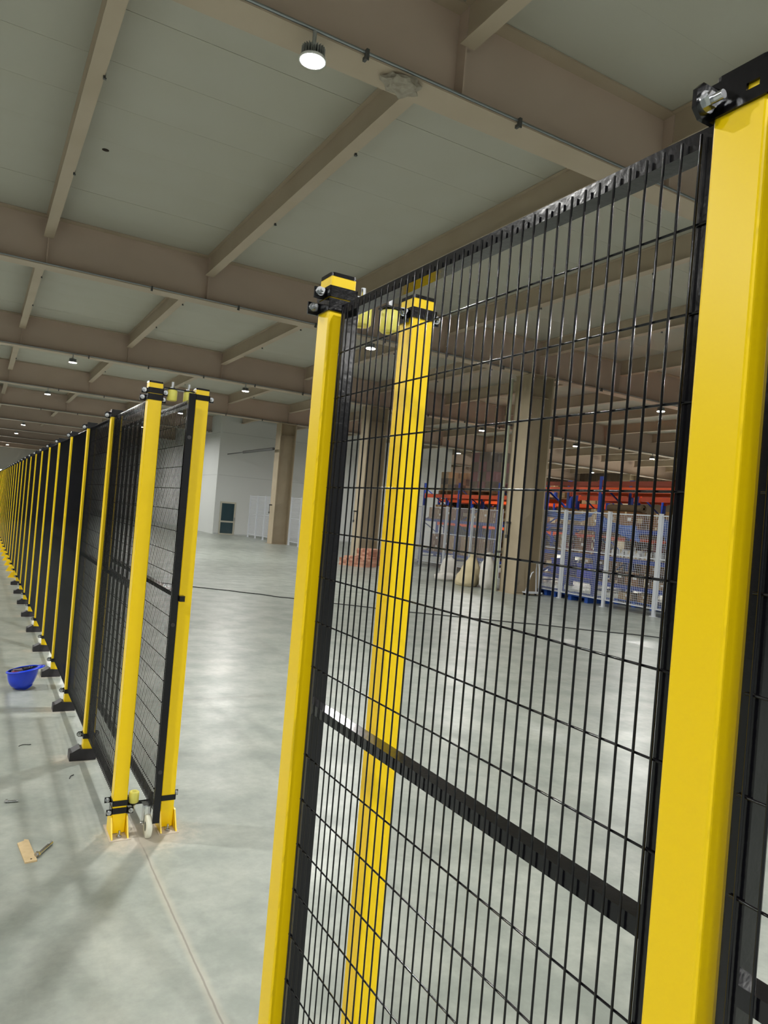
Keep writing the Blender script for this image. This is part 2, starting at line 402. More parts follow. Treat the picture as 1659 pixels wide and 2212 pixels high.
# --- shared meshes of the run posts
tube_run = rsq_prism(MB(), .03, .004, 1.972).mesh('post_tube', 'yellow')
cap_run = rsq_prism(MB(), .031, 1.972, 1.98, .008).mesh('cap', 'black')
def clamp_mesh(z0, z1, slot=False):
    b = MB(); o = .0335
    b.box(o-.0035, o, -o, o, z0, z1)
    b.box(-o, o, o-.0035, o, z0, z1); b.box(-o, o, -o, -o+.0035, z0, z1)
    if slot:
        zm = (z0+z1)/2; s0, s1 = -.022, -.008
        b.box(-o, -o+.0035, -o, s0, z0, z1); b.box(-o, -o+.0035, s1, o, z0, z1)
        b.box(-o, -o+.0035, s0, s1, z0, zm-.006); b.box(-o, -o+.0035, s0, s1, zm+.001, z1)
    else: b.box(-o, -o+.0035, -o, o, z0, z1)
    # chamfered ears bent out to both sides of the far edge
    for sx in (-1, 1):
        x0, x1 = sx*(o-.004), sx*(o+.026); c = .009; e0, e1 = z0-.005, z1-.004
        b.prism([(x0, e0), (x1-sx*c, e0), (x1, e0+c), (x1, e1-c), (x1-sx*c, e1), (x0, e1)], 'y', o-.005, o)
    return b.mesh('clamp', 'black')
clamp_top = clamp_mesh(1.937, 1.973, True); clamp_low = clamp_mesh(.118, .146)
def one_bolt(x, z):
    b = MB(); bolt(b, (x, .0285, z), (0, -1, 0), .0085, .011, .003); return b.mesh('bolt', 'zinc')
bolt_top = [one_bolt(s_*.046, 1.949) for s_ in (-1, 1)]; bolt_low = [one_bolt(s_*.046, .128) for s_ in (-1, 1)]
cov = MB().prism([(-.097, 0), (.042, 0), (.042, .058), (-.038, .062), (-.045, .07), (-.085, .048), (-.097, .045)], 'y', -.042, .042)
cover_m = cov.mesh('foot_cover', 'blackmatte')
ft = MB().box(-.1, .05, -.045, .045, 0, .006)
for sy in (-1, 1): ft.prism([(-.095, .006), (-.03, .006), (-.03, .085), (-.05, .085)], 'y', sy*.036-.002, sy*.036+.002)
foot_m = ft.mesh('foot', 'yellow')
def run_post(y, label, group, cover=True, detail=True):
    t = thing('fence_post', label, 'post', (FX, y, 0), 0, group)
    link('post_tube', tube_run, t)
    cp = link('cap', cap_run, t)
    c = link('clamp', clamp_top, t)
    for b_ in bolt_top: link('bolt', b_, c)
    c = link('clamp', clamp_low, t)
    for b_ in bolt_low: link('bolt', b_, c)
    if cover: link('foot_cover', cover_m, t)
    else: link('foot', foot_m, t)
    return t
PITCH_F = .995
YL = [3.33 + PITCH_F*i for i in range(25)]
for i, y in enumerate(YL[1:], 1):
    cov_ = i <= 9
    lab = ('yellow fence post in a black foot cover, %s after the parked gate' if cov_ else 'yellow fence post with bare yellow foot, %s after the parked gate') % ORD[i-1]
    run_post(y, lab, 'fence posts with black foot covers' if cov_ else 'fence posts with bare yellow feet', cov_)
yn = .461
run_post(yn, 'wide yellow post between the two mesh panels, black slotted clamp at its top', None)
run_post(yn-.99, 'yellow post at the other end of the panel beside the camera', None)

# --- panels (mesh on the camera side of the frame)
ZT, ZB, ZM = 1.945, .13, 1.085
def panel_parts(t, Ln, X, single_wires, mid=True):
    """panel frame from local y=0..Ln, front face at X (local), 20 x 30 mm tube"""
    d = .028
    MB().box(X, X+d, 0, Ln, ZT-.02, ZT).build('top_rail', 'black', t)
    MB().box(X, X+d, .02, Ln-.02, ZB, ZB+.02).build('bottom_rail', 'black', t)
    MB().box(X, X+d, .02, Ln-.02, ZM-.01, ZM+.01).build('mid_rail', 'black', t)
    for a in (0, Ln-.02):
        MB().box(X, X+d, a, a+.02, ZB, ZT-.02).build('stile', 'black', t)
    nv = int((Ln-.02)/.024); r = .0016
    zs = [1.84-.0955*i for i in range(8)] + [.985-.0955*i for i in range(9)]
    off = (Ln - (nv)*.024)/2
    if single_wires:
        vm = MB().cyl((X-.0049, 0, ZB+.006), (X-.0049, 0, ZT-.008), r, 8).mesh('vertical_wire', 'blackwire')
        hm = MB().cyl((X-.0016, .005, 0), (X-.0016, Ln-.005, 0), r, 8).mesh('horizontal_wire', 'blackwire')
        for i in range(nv+1): link('vertical_wire', vm, t, (random.uniform(-.0004, .0004), off+.024*i, 0))
        for z in zs: link('horizontal_wire', hm, t, (0, 0, z))
    else:
        b = MB()
        for i in range(nv+1): b.cyl((X-.0049, off+.024*i, ZB+.006), (X-.0049, off+.024*i, ZT-.008), r, 5, caps=False)
        for z in zs: b.cyl((X-.0016, .005, z), (X-.0016, Ln-.005, z), r, 5, caps=False)
        b.build('wire_mesh', 'blackwire', t, None, 'stuff')
def panel(y0, y1, label, single, group=None):
    t = thing('wire_fence', label, 'fence', (FX, y0, 0), 0, group)
    panel_parts(t, y1-y0, -.012, single); return t
p_near = panel(.4955, 1.396, 'large black welded wire panel between the wide yellow post and the gate post', True)
p_side = panel(yn-.99+.036, .4215, 'black wire panel cut off by the picture edge beyond the wide yellow post', True)
p0 = panel(YL[0]+.034, YL[1]-.034, 'black wire fence panel adjoining the gate post with the parked gate', False)
pr0 = panel(YL[1]+.034, YL[2]-.034, 'black wire fence panel behind the first yellow post after the parked gate', False, 'wire panels in the long fence row')
for i in range(2, len(YL)-1):
    dup(pr0, None, (FX, YL[i]+.034, 0))['label'] = 'black wire fence panel behind the %s yellow post after the parked gate' % ORD[i-1]

# --- gate posts
tube_gate = rsq_prism(MB(), .03, .006, 2.012).mesh('post_tube', 'yellow')
cap_gate = rsq_prism(MB(), .031, 2.012, 2.02, .008).mesh('cap', 'black')
gusset_m = [MB().prism([(-.09, .003), (.04, .003), (.04, .08), (-.03, .085), (-.038, .082)], 'x', sx*.0335-.003, sx*.0335+.003).mesh('gusset', 'yellow') for sx in (-1, 1)]
plate_m = MB().box(-.045, .045, -.1, .08, 0, .003).mesh('base_plate', 'dust')
ab = MB(); bolt(ab, (0, -.065, .006), (0, 0, 1), .009); anchor_m = ab.mesh('anchor_bolt', 'zinc')
def band_mesh(z0, z1, ears='x', eoff=0, sides=(-1, 1)):
    b = MB(); o = .0335
    b.box(-o, o, -o, -o+.0035, z0, z1); b.box(-o, o, o-.0035, o, z0, z1)
    b.box(-o, -o+.0035, -o, o, z0, z1); b.box(o-.0035, o, -o, o, z0, z1)
    bl = []
    for s in sides:
        bb = MB(); bl.append(bb)
        if ears == 'x':
            b.box(min(s*o, s*(o+.024)), max(s*o, s*(o+.024)), eoff-.007, eoff-.002, z0-.002, z1-.002)
            bolt(bb, (s*(o+.013), eoff-.007, (z0+z1)/2), (0, -1, 0), .0075, .008)
        else:
            b.box(eoff-.007, eoff-.002, min(s*o, s*(o+.024)), max(s*o, s*(o+.024)), z0, z1)
            bolt(bb, (eoff-.007, s*(o+.013), (z0+z1)/2), (-1, 0, 0), .0075, .008)
    return b.mesh('clamp', 'black'), [q.mesh('bolt', 'zinc') for q in bl]
bandA, bandAb = band_mesh(1.966, 1.990, 'x', .0)
bandC, bandCb = band_mesh(1.966, 1.990, 'x', .0, (1,))
bandB, bandBb = band_mesh(1.936, 1.963, 'x', .03)
lowA, lowAb = band_mesh(.126, .150, 'x', .03)
lowB, lowBb = band_mesh(.092, .118, 'x', -.03)
def gate_post(x, y, label, bands):
    t = thing('gate_post', label, 'post', (x, y, 0))
    link('post_tube', tube_gate, t); link('cap', cap_gate, t)
    for g_ in gusset_m: link('gusset', g_, t)
    bp_ = link('base_plate', plate_m, t); link('anchor_bolt', anchor_m, bp_)
    for (c, bs) in bands:
        cc = link('clamp', c, t)
        for b in bs: link('bolt', b, cc)
    return t
four = ((bandA, bandAb), (bandB, bandBb), (lowA, lowAb), (lowB, lowBb))
two = ((bandA, bandAb), (lowA, lowAb))
YN = 1.45
gA = gate_post(FX, YN, 'yellow gate post at the end of the large mesh panel, two black clamps', four)
gB = gate_post(BXP, YN, 'yellow gate post seen through the wires of the large mesh panel', two)
gC = gate_post(FX, YL[0], 'yellow gate post in the fence row with roller clamp and dusty foot', four)
gD = gate_post(BXP, YL[0], 'yellow gate post on the inner side of the parked sliding gate', ((bandC, bandCb), (lowA, lowAb)))
# roller brackets
def roller(b_parent, x, y, z, up_):
    s = 1 if up_ else -1
    r = MB().lathe([(.006, 0), (.019, 0), (.0225, .004*s), (.0225, .046*s), (.019, .05*s), (.008, .05*s), (.008, .04*s)], (x, y, z), 20).build('roller', 'nylon', b_parent)
    bb = MB().cyl((x, y, z-.012*s), (x, y, z-.005*s), .011, 6, smooth=False).cyl((x, y, z-.036*s), (x, y, z-.012*s), .0055, 10)
    bb.build('roller_bolt', 'zinc', r); return r
t = thing('roller_bracket', 'steel bar with two yellow nylon rollers across the tops of the left gate posts', 'bracket', (0, YL[0], 0))
MB().box(FX+.034, BXP-.034, -.02, .02, 1.9975, 2.0025).build('bar', 'black', t)
roller(t, .738, 0, 1.997, False); roller(t, .8115, 0, 1.997, False)
t = thing('roller_bracket', 'black bar with one yellow nylon roller standing by the dusty gate post foot', 'bracket', (0, YL[0], 0))
MB().box(FX+.034, BXP-.062, -.018, .012, .119, .124).build('bar', 'black', t)
roller(t, .722, -.005, .125, True)
t = thing('roller_bracket', 'black bracket with yellow nylon roller on the post behind the large mesh panel', 'bracket', (0, YN, 0))
MB().box(.775, BXP-.034, -.02, .02, 1.978, 1.983).box(BXP-.039, BXP-.034, -.02, .02, 1.955, 1.983).build('bar', 'black', t)
roller(t, .797, .0, 1.976, False)
t = thing('roller_bracket', 'yellow nylon roller bracket tucked against the gate post by the panel corner', 'bracket', (0, YN, 0))
MB().box(FX+.034, .755, -.02, .02, 1.978, 1.983).box(FX+.034, FX+.039, -.02, .02, 1.95, 1.983).build('bar', 'black', t)
roller(t, .724, .0, 1.976, False)

# --- sliding gate leaf parked behind the fence
lf = thing('sliding_gate', 'black wire sliding gate leaf parked between the two left gate posts', 'gate', (.782, 3.20, 0))
panel_parts(lf, 1.95, 0, False)
for ch in lf.children:
    if ch.name.startswith('stile') or ch.name.startswith('top_rail'): pass
MB().box(-.001, .029, -.012, 0, .075, 1.975).build('end_plate', 'black', lf)
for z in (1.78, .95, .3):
    MB().cyl((.014, -.0135, z), (.014, -.0115, z), .009, 12).build('dark_hole', 'blackmatte', lf)  # solid disc, its dark colour standing in for the shade inside an open hole
MB().box(.029, .052, -.03, .01, 1.055, 1.08).build('latch', 'black', lf)
ca = MB().box(-.03, .01, .05, .1, .128, .134).box(-.026, -.021, .055, .095, .05, .13).box(.001, .006, .055, .095, .05, .13).cyl((-.034, .075, .05), (.014, .075, .05), .006, 8)
cs = ca.build('caster', 'zinc', lf)
MB().lathe([(.02, -.011), (.046, -.011), (.05, -.006), (.05, .006), (.046, .011), (.02, .011)], n=24).build('wheel', 'wheelwhite', cs).matrix_local = Matrix.Translation((-.01, .03, .05)) @ Matrix.Rotation(math.pi/2, 4, 'Y')

# ------------------------------------------------------------------ loose things on the floor
# blue hard hat lying upside down with tools in it
hh = thing('hard_hat', 'blue hard hat lying upside down on the floor by the fence', 'hard hat', (.405, 5.93, 0), math.radians(-10)); hh.scale = (.78, .84, 1.0)
def hat_surface(scale):
    vs, fs = [], []; n, m = 32, 9
    for j in range(m+1):
        a = (math.pi/2)*j/m
        for i in range(n):
            t = 2*math.pi*i/n
            rx, ry = .135*scale, .108*scale
            r = math.sin(a)**.75
            z = .15 - .148*math.cos(a)*scale
            vs.append((rx*r*math.cos(t), ry*r*math.sin(t), z + .02*r*r*math.cos(t)*(1 if j > 2 else .3)))
    fs = [(j*n+i, j*n+(i+1) % n, (j+1)*n+(i+1) % n, (j+1)*n+i) for j in range(m) for i in range(n)]
    return vs, fs
v1, f1 = hat_surface(1.0); v2, f2 = hat_surface(.965)
sh = MB().add(v1, f1, 0, True).build('shell', 'hatblue', hh)
MB().add(v2, f2, 0, True).build('liner', 'hatinside', hh)
rim = MB(); pts = []
n = 32
outer, inner = [], []
for i in range(n):
    t = 2*math.pi*i/n; c_ = math.cos(t)
    peak = .045*max(0, c_)**3
    zz = .15+.02*c_
    inner.append((.130*c_, .104*math.sin(t), zz+.003)); outer.append(((.146+peak)*c_, (.119+peak*.4)*math.sin(t), zz-.004+peak*.25))
iv = inner+outer+[(a, b, c-.006) for a, b, c in outer]+[(a, b, c-.008) for a, b, c in inner]
fs = [(k*n+i, k*n+(i+1) % n, ((k+1) % 4)*n+(i+1) % n, ((k+1) % 4)*n+i) for k in range(4) for i in range(n)]
rim.add(iv, fs, 0, True).build('brim', 'hatblue', hh)
rb = MB()
for i in (-1, 0, 1): rb.tube([(x, i*.02, .15-.15*math.sqrt(max(0, 1-(x/.137)**2))-.001) for x in [k*.01-.09 for k in range(19)]], .005, 6)
rb.build('crown_rib', 'hatblue', hh)
bt = thing('tool_battery', 'grey cordless tool battery with red mark lying in the blue hard hat', 'battery', (.38, 5.93, .105), math.radians(15)); bt.scale = (.8, .8, .8)
MB().box(-.06, .06, -.03, .03, 0, .04).box(-.05, .05, -.024, .024, .04, .055).build('body', 'toolgrey', bt)
MB().box(-.061, -.02, -.0305, -.01, .022, .0415).build('release_button', 'toolred', bt)
bt2 = thing('tool_bit', 'black drill chuck lying in the blue hard hat', 'tool', (.425, 5.935, .135), .6); bt2.scale = (.65, .65, .65)
MB().cyl((-.04, 0, .02), (.02, 0, .02), .022, 12).cyl((.02, 0, .02), (.05, 0, .03), .014, 10).build('chuck', 'toolblack', bt2)
MB().cyl((.05, 0, .03), (.085, 0, .035), .005, 8).build('drill_bit', 'zinc', bt2)

wd_ = MB().prism([(0, 0), (.045, 0), (.045, .2), (.03, .212), (.028, .198), (0, .185)], 'z', 0, .006)
for v in (0,): wd_.cyl((.026, .02, .006), (.026, .02, .0065), .004, 8, 1)
tag(wd_.build('wood_shim', ['wood', 'hole'], None, (.283, 3.15, 0)), 'thin pale wooden shim with a notched end on the floor', 'wood piece').rotation_euler = (0, 0, math.radians(6))
def anchor(loc, rz, ln, label, rad=.008):
    t = thing('anchor_bolt', label, 'bolt', loc, rz)
    MB().cyl((0, 0, rad), (0, ln*.75, rad), rad, 12).build('sleeve', 'zinc', t)
    MB().cyl((0, ln*.75, rad), (0, ln, rad), rad*.7, 10, 0, rad*1.1).build('cone', 'zinc', t)
    MB().cyl((0, -.004, rad*1.4), (0, -.013, rad*1.4), rad*1.55, 6, smooth=False).cyl((0, -.018, rad*1.2), (0, 0, rad*1.2), rad*.7, 10).build('nut', 'zinc', t)
    return t
anchor((.335, 3.2, 0), math.radians(-32), .105, 'zinc expansion anchor bolt lying beside the wooden shim')
anchor((.246, 3.793, 0), math.radians(-95), .04, 'small zinc screw lying alone on the floor', .0055)
for (x, y, rz) in ((.36, 4.62, .4), (.16, 5.05, .1), (.55, 4.05, 1.2)):
    pts = [(x+.035*math.cos(rz)*(k-3)/3, y+.035*math.sin(rz)*(k-3)/3+.012*math.sin(k*.8), .003) for k in range(7)]
    tag(MB().tube(pts, .0022, 5).build('wire_scrap', 'cable'), 'short black cable tie scrap lying on the floor', 'scrap', 'cable tie scraps on the floor')
pts = []
key = [(2.6, 13.4), (3.412, 12.563), (4.09, 11.937), (4.785, 11.225), (6.133, 9.893), (7.894, 8.662), (9.405, 7.407), (10.6, 6.6)]
for i in range(len(key)-1):
    for k in range(8):
        a = k/8; x = key[i][0]*(1-a)+key[i+1][0]*a; y_ = key[i][1]*(1-a)+key[i+1][1]*a
        pts.append((x+.02*math.sin(i*5+k*1.3), y_+.03*math.sin(i*3+k*.9), .009))
tag(MB().tube(pts, .008, 6).build('floor_cable', 'cable'), 'long black power cable lying loosely across the concrete floor', 'cable')
# insulation clump caught on the girder flange
cl = bmesh.new(); bmesh.ops.create_icosphere(cl, subdivisions=3, radius=.12)
rnd = random.Random(3)
for v in cl.verts:
    n_ = math.sin(v.co.x*40)*math.sin(v.co.y*37+1)*math.cos(v.co.z*45)
    v.co *= 1 + .35*n_ + rnd.uniform(-.05, .05); v.co.z *= .45; v.co.x *= 1.3
me = bpy.data.meshes.new('foam_clump'); cl.to_mesh(me); cl.free(); me.materials.append(MATS['clump'])
tag(link('foam_clump', me, None, (2.78, 5.2, ZG-.03)), 'lumpy grey-beige foam clump stuck under the closest girder', 'foam')

# ------------------------------------------------------------------ white mesh enclosure
wm = {}
def white_panel(Ln, loc, rz, label, group, H=1.86, grid=.045, tilt=0):
    key = (round(Ln, 3), grid)
    t = thing('mesh_fence', label, 'fence', loc, rz, group)
    if tilt: t.rotation_euler = (tilt, 0, rz)
    if key not in wm:
        a = MB().box(0, Ln, -.01, .01, 0, .025).mesh('bottom_rail', 'whiteframe')
        b = MB().box(0, Ln, -.01, .01, H-.025, H).mesh('top_rail', 'whiteframe')
        c = MB().box(0, Ln, -.01, .01, .98, 1.005).mesh('mid_rail', 'whiteframe')
        e = MB().box(0, .025, -.01, .01, .025, H-.025).mesh('stile', 'whiteframe')
        g = MB(); r = .0022 if grid < .05 else .004
        x = .04
        while x < Ln-.03: g.bar((x, 0, .02), (x, 0, H-.02), r*2, r*2); x += grid
        z = .04
        while z < H-.02: g.bar((.02, .004, z), (Ln-.02, .004, z), r*2, r*2); z += grid
        wm[key] = (a, b, c, e, g.mesh('wire_grid', 'whiteframe'))
    a, b, c, e, g = wm[key]
    link('bottom_rail', a, t); link('top_rail', b, t); link('mid_rail', c, t); link('stile', e, t); link('stile', e, t, (Ln-.025, 0, 0))
    link('wire_grid', g, t, None, 'stuff')
    return t
wp = MB().box(-.03, .03, -.03, .03, .008, 2.02).box(-.034, .034, -.034, .034, 2.02, 2.03).mesh('post_tube', 'whiteframe')
wpb = MB().box(-.06, .06, -.06, .06, 0, .008).cyl((-.045, -.04, .008), (-.045, -.04, .02), .008, 8).cyl((-.045, .04, .008), (-.045, .04, .02), .008, 8).mesh('base_plate', 'whiteframe')
def white_post(x, y, label, group):
    t = thing('mesh_fence_post', label, 'post', (x, y, 0), 0, group); link('post_tube', wp, t); link('base_plate', wpb, t)
WX = 11.72
ys = [12.2-1.31*i for i in range(-0, 5)]
for i, y in enumerate(ys):
    white_post(WX, y, 'white steel post before the blue racks, %s from the steel column' % ORD[i], 'white posts before the right racks')
    if i < len(ys)-1:
        white_panel(1.24, (WX, y-.035, .14), -math.pi/2, 'white wire mesh fence before the blue racks, %s full panel from the column' % ORD[i], 'white mesh panels before the right racks')
white_panel(.7, (WX, 12.2+.74, .14), -math.pi/2, 'narrow white wire mesh panel between the steel column and the racks', None)
WX2 = 13.3
ys2 = [16.45+1.4*i for i in range(6)]
for i, y in enumerate(ys2):
    white_post(WX2, y, 'white steel post behind the sacks, %s from the steel column' % ORD[i], 'white posts behind the sacks')
    if i < len(ys2)-1:
        white_panel(1.33, (WX2, y+1.365, .14), -math.pi/2, 'white wire mesh fence behind the sacks, %s panel from the steel column' % ORD[i], 'white mesh panels behind the sacks')
ys3 = [27.2+1.05*i for i in range(7)]
for i, y in enumerate(ys3):
    white_post(11.58, y, 'white steel post of the empty mesh fence, %s before the white wall' % ORD[len(ys3)-1-i], 'white posts before the white wall')
    if i < len(ys3)-1:
        white_panel(.98, (11.58, y+1.015, .14), -math.pi/2, 'empty white wire mesh fence, %s panel counted from the white wall' % ORD[len(ys3)-2-i], 'white mesh panels before the white wall', grid=.06)

# ------------------------------------------------------------------ pallet racks
um = MB().box(-.045, .045, -.04, .04, .01, 2.88)
for k in range(27):
    um.box(-.047, -.044, -.012, .012, .12+.1*k, .16+.1*k)
um_m = um.mesh('upright', 'rackblue'); uf_m = MB().box(-.08, .08, -.07, .07, 0, .01).mesh('foot_plate', 'rackblue')
def rack(x0, ylist, levels, label, depth=1.0, top=2.88):
    t = thing('pallet_rack', label, 'rack', (x0, ylist[0], 0))
    for y in ylist:
        dy = y-ylist[0]
        for xx in (0, depth): u = link('upright', um_m, t, (xx, dy, 0)); link('foot_plate', uf_m, u)
        z = .3
        i = 0
        while z < top-.6:
            a, b = ((0, depth), (depth, 0))[i % 2]
            MB().bar((a, dy, z), (b, dy, z+.6), .03, .03).build('brace', 'rackblue', t); z += .6; i += 1
        MB().bar((0, dy, .25), (depth, dy, .25), .03, .03).build('brace', 'rackblue', t)
    for j in range(len(ylist)-1):
        a, b = ylist[j]-ylist[0]+.04, ylist[j+1]-ylist[0]-.04
        for (z, h, m) in levels:
            for xx in (0, depth):
                MB().box(xx-.025, xx+.025, a, b, z-h, z).box(xx-.035, xx+.035, a, a+.05, z-h-.03, z+.03).box(xx-.035, xx+.035, b-.05, b, z-h-.03, z+.03).build('beam', m, t)
            if m != 'rackdark':
                nb = 4
                for q in range(nb):
                    xa = .03+q*(depth-.06)/nb
                    MB().box(xa+.005, xa+(depth-.06)/nb-.005, a, b, z+.001, z+.016).build('deck_board', 'board', t)
    return t
LV = [(.45, .09, 'rackblue'), (1.04, .09, 'rackblue'), (1.70, .09, 'rackblue'), (2.62, .12, 'rackorange'), (2.76, .1, 'rackdark')]
RYA = [8.0, 9.93, 12.03, 14.1]
rack(12.6, RYA, LV, 'blue and orange pallet rack right behind the tarp-draped mesh fence')
rack(15.2, [8.6, 10.9, 13.2, 15.4], [(.45, .09, 'rackblue'), (1.5, .1, 'rackorange'), (2.6, .12, 'rackorange')], 'blue and orange pallet rack in the second row behind the first')
RYB = [15.6, 17.75, 19.9, 22.05]
rack(14.2, RYB, [(.45, .09, 'rackblue'), (1.60, .09, 'rackblue'), (2.48, .12, 'rackorange')], 'blue and orange pallet rack behind the sacks carrying wrapped pallets')
rack(17.5, [16.4, 18.8, 21.2, 23.6, 26], [(.45, .1, 'rackorange'), (1.5, .1, 'rackorange'), (2.5, .12, 'rackorange')], 'blue and orange pallet rack in the dim rear row')

# cartons and other stock
cm = {}
def carton(x, y, z, sx, sy, sz, kind, label, group, rz=0):
    key = (kind, round(sx, 2), round(sy, 2), round(sz, 2))
    sx, sy, sz = key[1:]
    if key not in cm:
        b = MB()
        e = .006
        b.prism(rsq_like(sx/2, sy/2, e), 'z', 0, sz, 0)
        b.box(-sx/2-.001, sx/2+.001, -.025, .025, sz-.08, sz+.001, 1)          # tape over the lid seam
        b.box(-sx/2-.001, sx/2+.001, -.025, .025, 0, .06, 1)
        b.box(-sx/2-.0015, -sx/2, -sy*.35, -sy*.35+min(.1, sy*.3), sz*.45, sz*.45+min(.07, sz*.3), 2)   # label
        b.box(-sx*.2, sx*.2, -sy/2-.001, -sy/2, sz*.35, sz*.65, 1)
        cm[key] = b.mesh('carton', [kind, 'tape', 'paper'])
    o = link('carton', cm[key], None, (x, y, z)); o.rotation_euler = (0, 0, rz)
    return tag(o, label, 'box', group)
def rsq_like(a, b, e): return [(-a+e, -b), (a-e, -b), (a, -b+e), (a, b-e), (a-e, b), (-a+e, b), (-a, b-e), (-a, -b+e)]
rr = random.Random(11)
CN = {'card0': 'tan', 'card1': 'brown', 'card2': 'pale tan', 'card3': 'dark brown', 'whitebox': 'white', 'cratered': 'dark red'}
def fill(x, y0, y1, z, hmax, kinds, label, group, hmin=.2, wmin=.25, wmax=.5, stack=True, gap=.03, deep=.42, posts=None):
    if posts:
        for a, b in zip(posts[:-1], posts[1:]):
            if a+.06 < y1 and b-.06 > y0: fill(x, max(y0, a+.06), min(y1, b-.06), z, hmax, kinds, label, group, hmin, wmin, wmax, stack, gap, deep)
        return
    y = y0
    while y < y1-.2:
        wy = rr.choice([wmin, (wmin+wmax)/2, wmax])
        if y+wy > y1: break
        h = rr.choice([hmin, (hmin+hmax)/2]); k = rr.choice(kinds); zz = z; dx = rr.uniform(0, .05); lvl = 0
        while zz+h <= z+hmax:
            carton(x+dx+deep/2, y+wy/2, zz, deep, wy, h, k, CN[k]+' '+(label if lvl == 0 else 'box stacked on another, '+label.split(' ', 1)[1]), group+', '+CN[k]+(' stacked' if lvl else '')); zz += h+.001; lvl += 1
            if rr.random() < .35: break
        y += wy+gap+rr.choice([0, .02, .12])
C = ['card0', 'card1', 'card2', 'card3']
d0 = .018
fill(12.66, 8.1, 9.85, 1.70+d0, .55, C, 'carton on the upper shelf beside the blue tarp', 'cartons on the upper shelf')
fill(12.66, 10.0, 10.9, 1.70+d0, .5, C, 'carton on the upper shelf beside the blue tarp', 'cartons on the upper shelf')
fill(12.66, 12.15, 14.0, 1.70+d0, .5, ['card0', 'card2'], 'carton on the upper shelf beside the blue tarp', 'cartons on the upper shelf')
fill(12.7, 12.12, 14.0, 1.04+d0, .5, ['card1', 'card0', 'cratered'], 'carton on the middle shelf of the first rack', 'cartons on the middle shelf')
fill(12.64, 10.0, 11.95, 1.04+d0, .2, ['whitebox'], 'carton on the middle shelf of the first rack', 'small white boxes on the middle shelf', .16, .14, .22, deep=.25)
fill(12.64, 8.1, 9.85, 1.04+d0, .24, ['whitebox'], 'carton on the middle shelf of the first rack', 'small white boxes on the middle shelf', .16, .14, .24, deep=.25)
fill(13.0, 8.1, 9.85, 1.04+d0, .56, ['cratered', 'card3'], 'carton at the back of the middle shelf', 'dark cartons at the back of the middle shelf')
fill(13.0, 10.0, 11.95, 1.04+d0, .56, ['cratered', 'card3'], 'carton at the back of the middle shelf', 'dark cartons at the back of the middle shelf')
fill(12.68, 10.1, 11.9, .45+d0, .42, ['card0', 'card1', 'card2', 'card3'], 'carton on the lower shelf of the first rack', 'cartons on the lower shelf', .14, .3, .5)
fill(12.68, 8.2, 9.3, .45+d0, .42, ['card2', 'card1'], 'carton on the lower shelf of the first rack', 'cartons on the lower shelf', .2, .3, .5)
fill(15.3, 8.7, 15.3, .45+d0, .8, C, 'carton in the second rack row', 'cartons in the second rack row', .3, .4, .6, deep=.5, posts=[8.6, 10.9, 13.2, 15.4])
fill(15.3, 8.7, 15.3, 1.5+d0, .8, C, 'carton in the second rack row', 'cartons in the second rack row', .3, .4, .6, deep=.5, posts=[8.6, 10.9, 13.2, 15.4])
fill(14.3, 15.7, 22.0, .45+d0, .9, C, 'carton in the rack behind the sacks', 'cartons in the rack behind the sacks', .3, .35, .55, deep=.5, posts=RYB)
fill(14.3, 15.7, 22.0, 1.6+d0, .6, C, 'carton in the rack behind the sacks', 'cartons in the rack behind the sacks', .25, .35, .55, deep=.5, posts=RYB)
fill(17.6, 16.5, 25.8, 1.5+d0, .8, C, 'carton in the dim rear rack row', 'cartons in the rear rack row', .3, .4, .6, deep=.5, posts=[16.4, 18.8, 21.2, 23.6, 26])
fill(17.6, 16.5, 25.8, 2.5+d0, .9, C, 'carton on top of the dim rear rack row', 'cartons on top of the rear rack row', .3, .4, .6, deep=.5, posts=[16.4, 18.8, 21.2, 23.6, 26])
# blue plastic crates
def crate(x, y, z, sx, sy, sz, label, group=None):
    t = thing('plastic_crate', label, 'crate', (x, y, z), 0, group)
    b = MB(); h = .012
    b.box(-sx/2, sx/2, -sy/2, sy/2, 0, h)
    b.box(-sx/2, -sx/2+h, -sy/2, sy/2, h, sz); b.box(sx/2-h, sx/2, -sy/2, sy/2, h, sz)
    b.box(-sx/2+h, sx/2-h, -sy/2, -sy/2+h, h, sz); b.box(-sx/2+h, sx/2-h, sy/2-h, sy/2, h, sz)
    b.build('body', 'crateblue', t)
    r = MB(); e = .018
    r.box(-sx/2-e, -sx/2, -sy/2-e, sy/2+e, sz-.04, sz); r.box(sx/2, sx/2+e, -sy/2-e, sy/2+e, sz-.04, sz)
    r.box(-sx/2, sx/2, -sy/2-e, -sy/2, sz-.04, sz); r.box(-sx/2, sx/2, sy/2, sy/2+e, sz-.04, sz)
    for k in range(4): r.box(-sx/2-.012, -sx/2, -sy/2+sy*(k+.5)/4-.01, -sy/2+sy*(k+.5)/4+.01, 0, sz-.04)
    r.build('rim', 'crateblue', t); return t
crate(12.9, 13.3, .47, .4, .6, .38, 'blue plastic crate at the end of the lower shelf by the column')
crate(12.9, 12.45, .47, .4, .5, .34, 'blue plastic crate next to the rack upright on the lower shelf')
crate(12.9, 9.62, .47, .4, .42, .5, 'tall blue plastic crate on the lower shelf behind the white post')
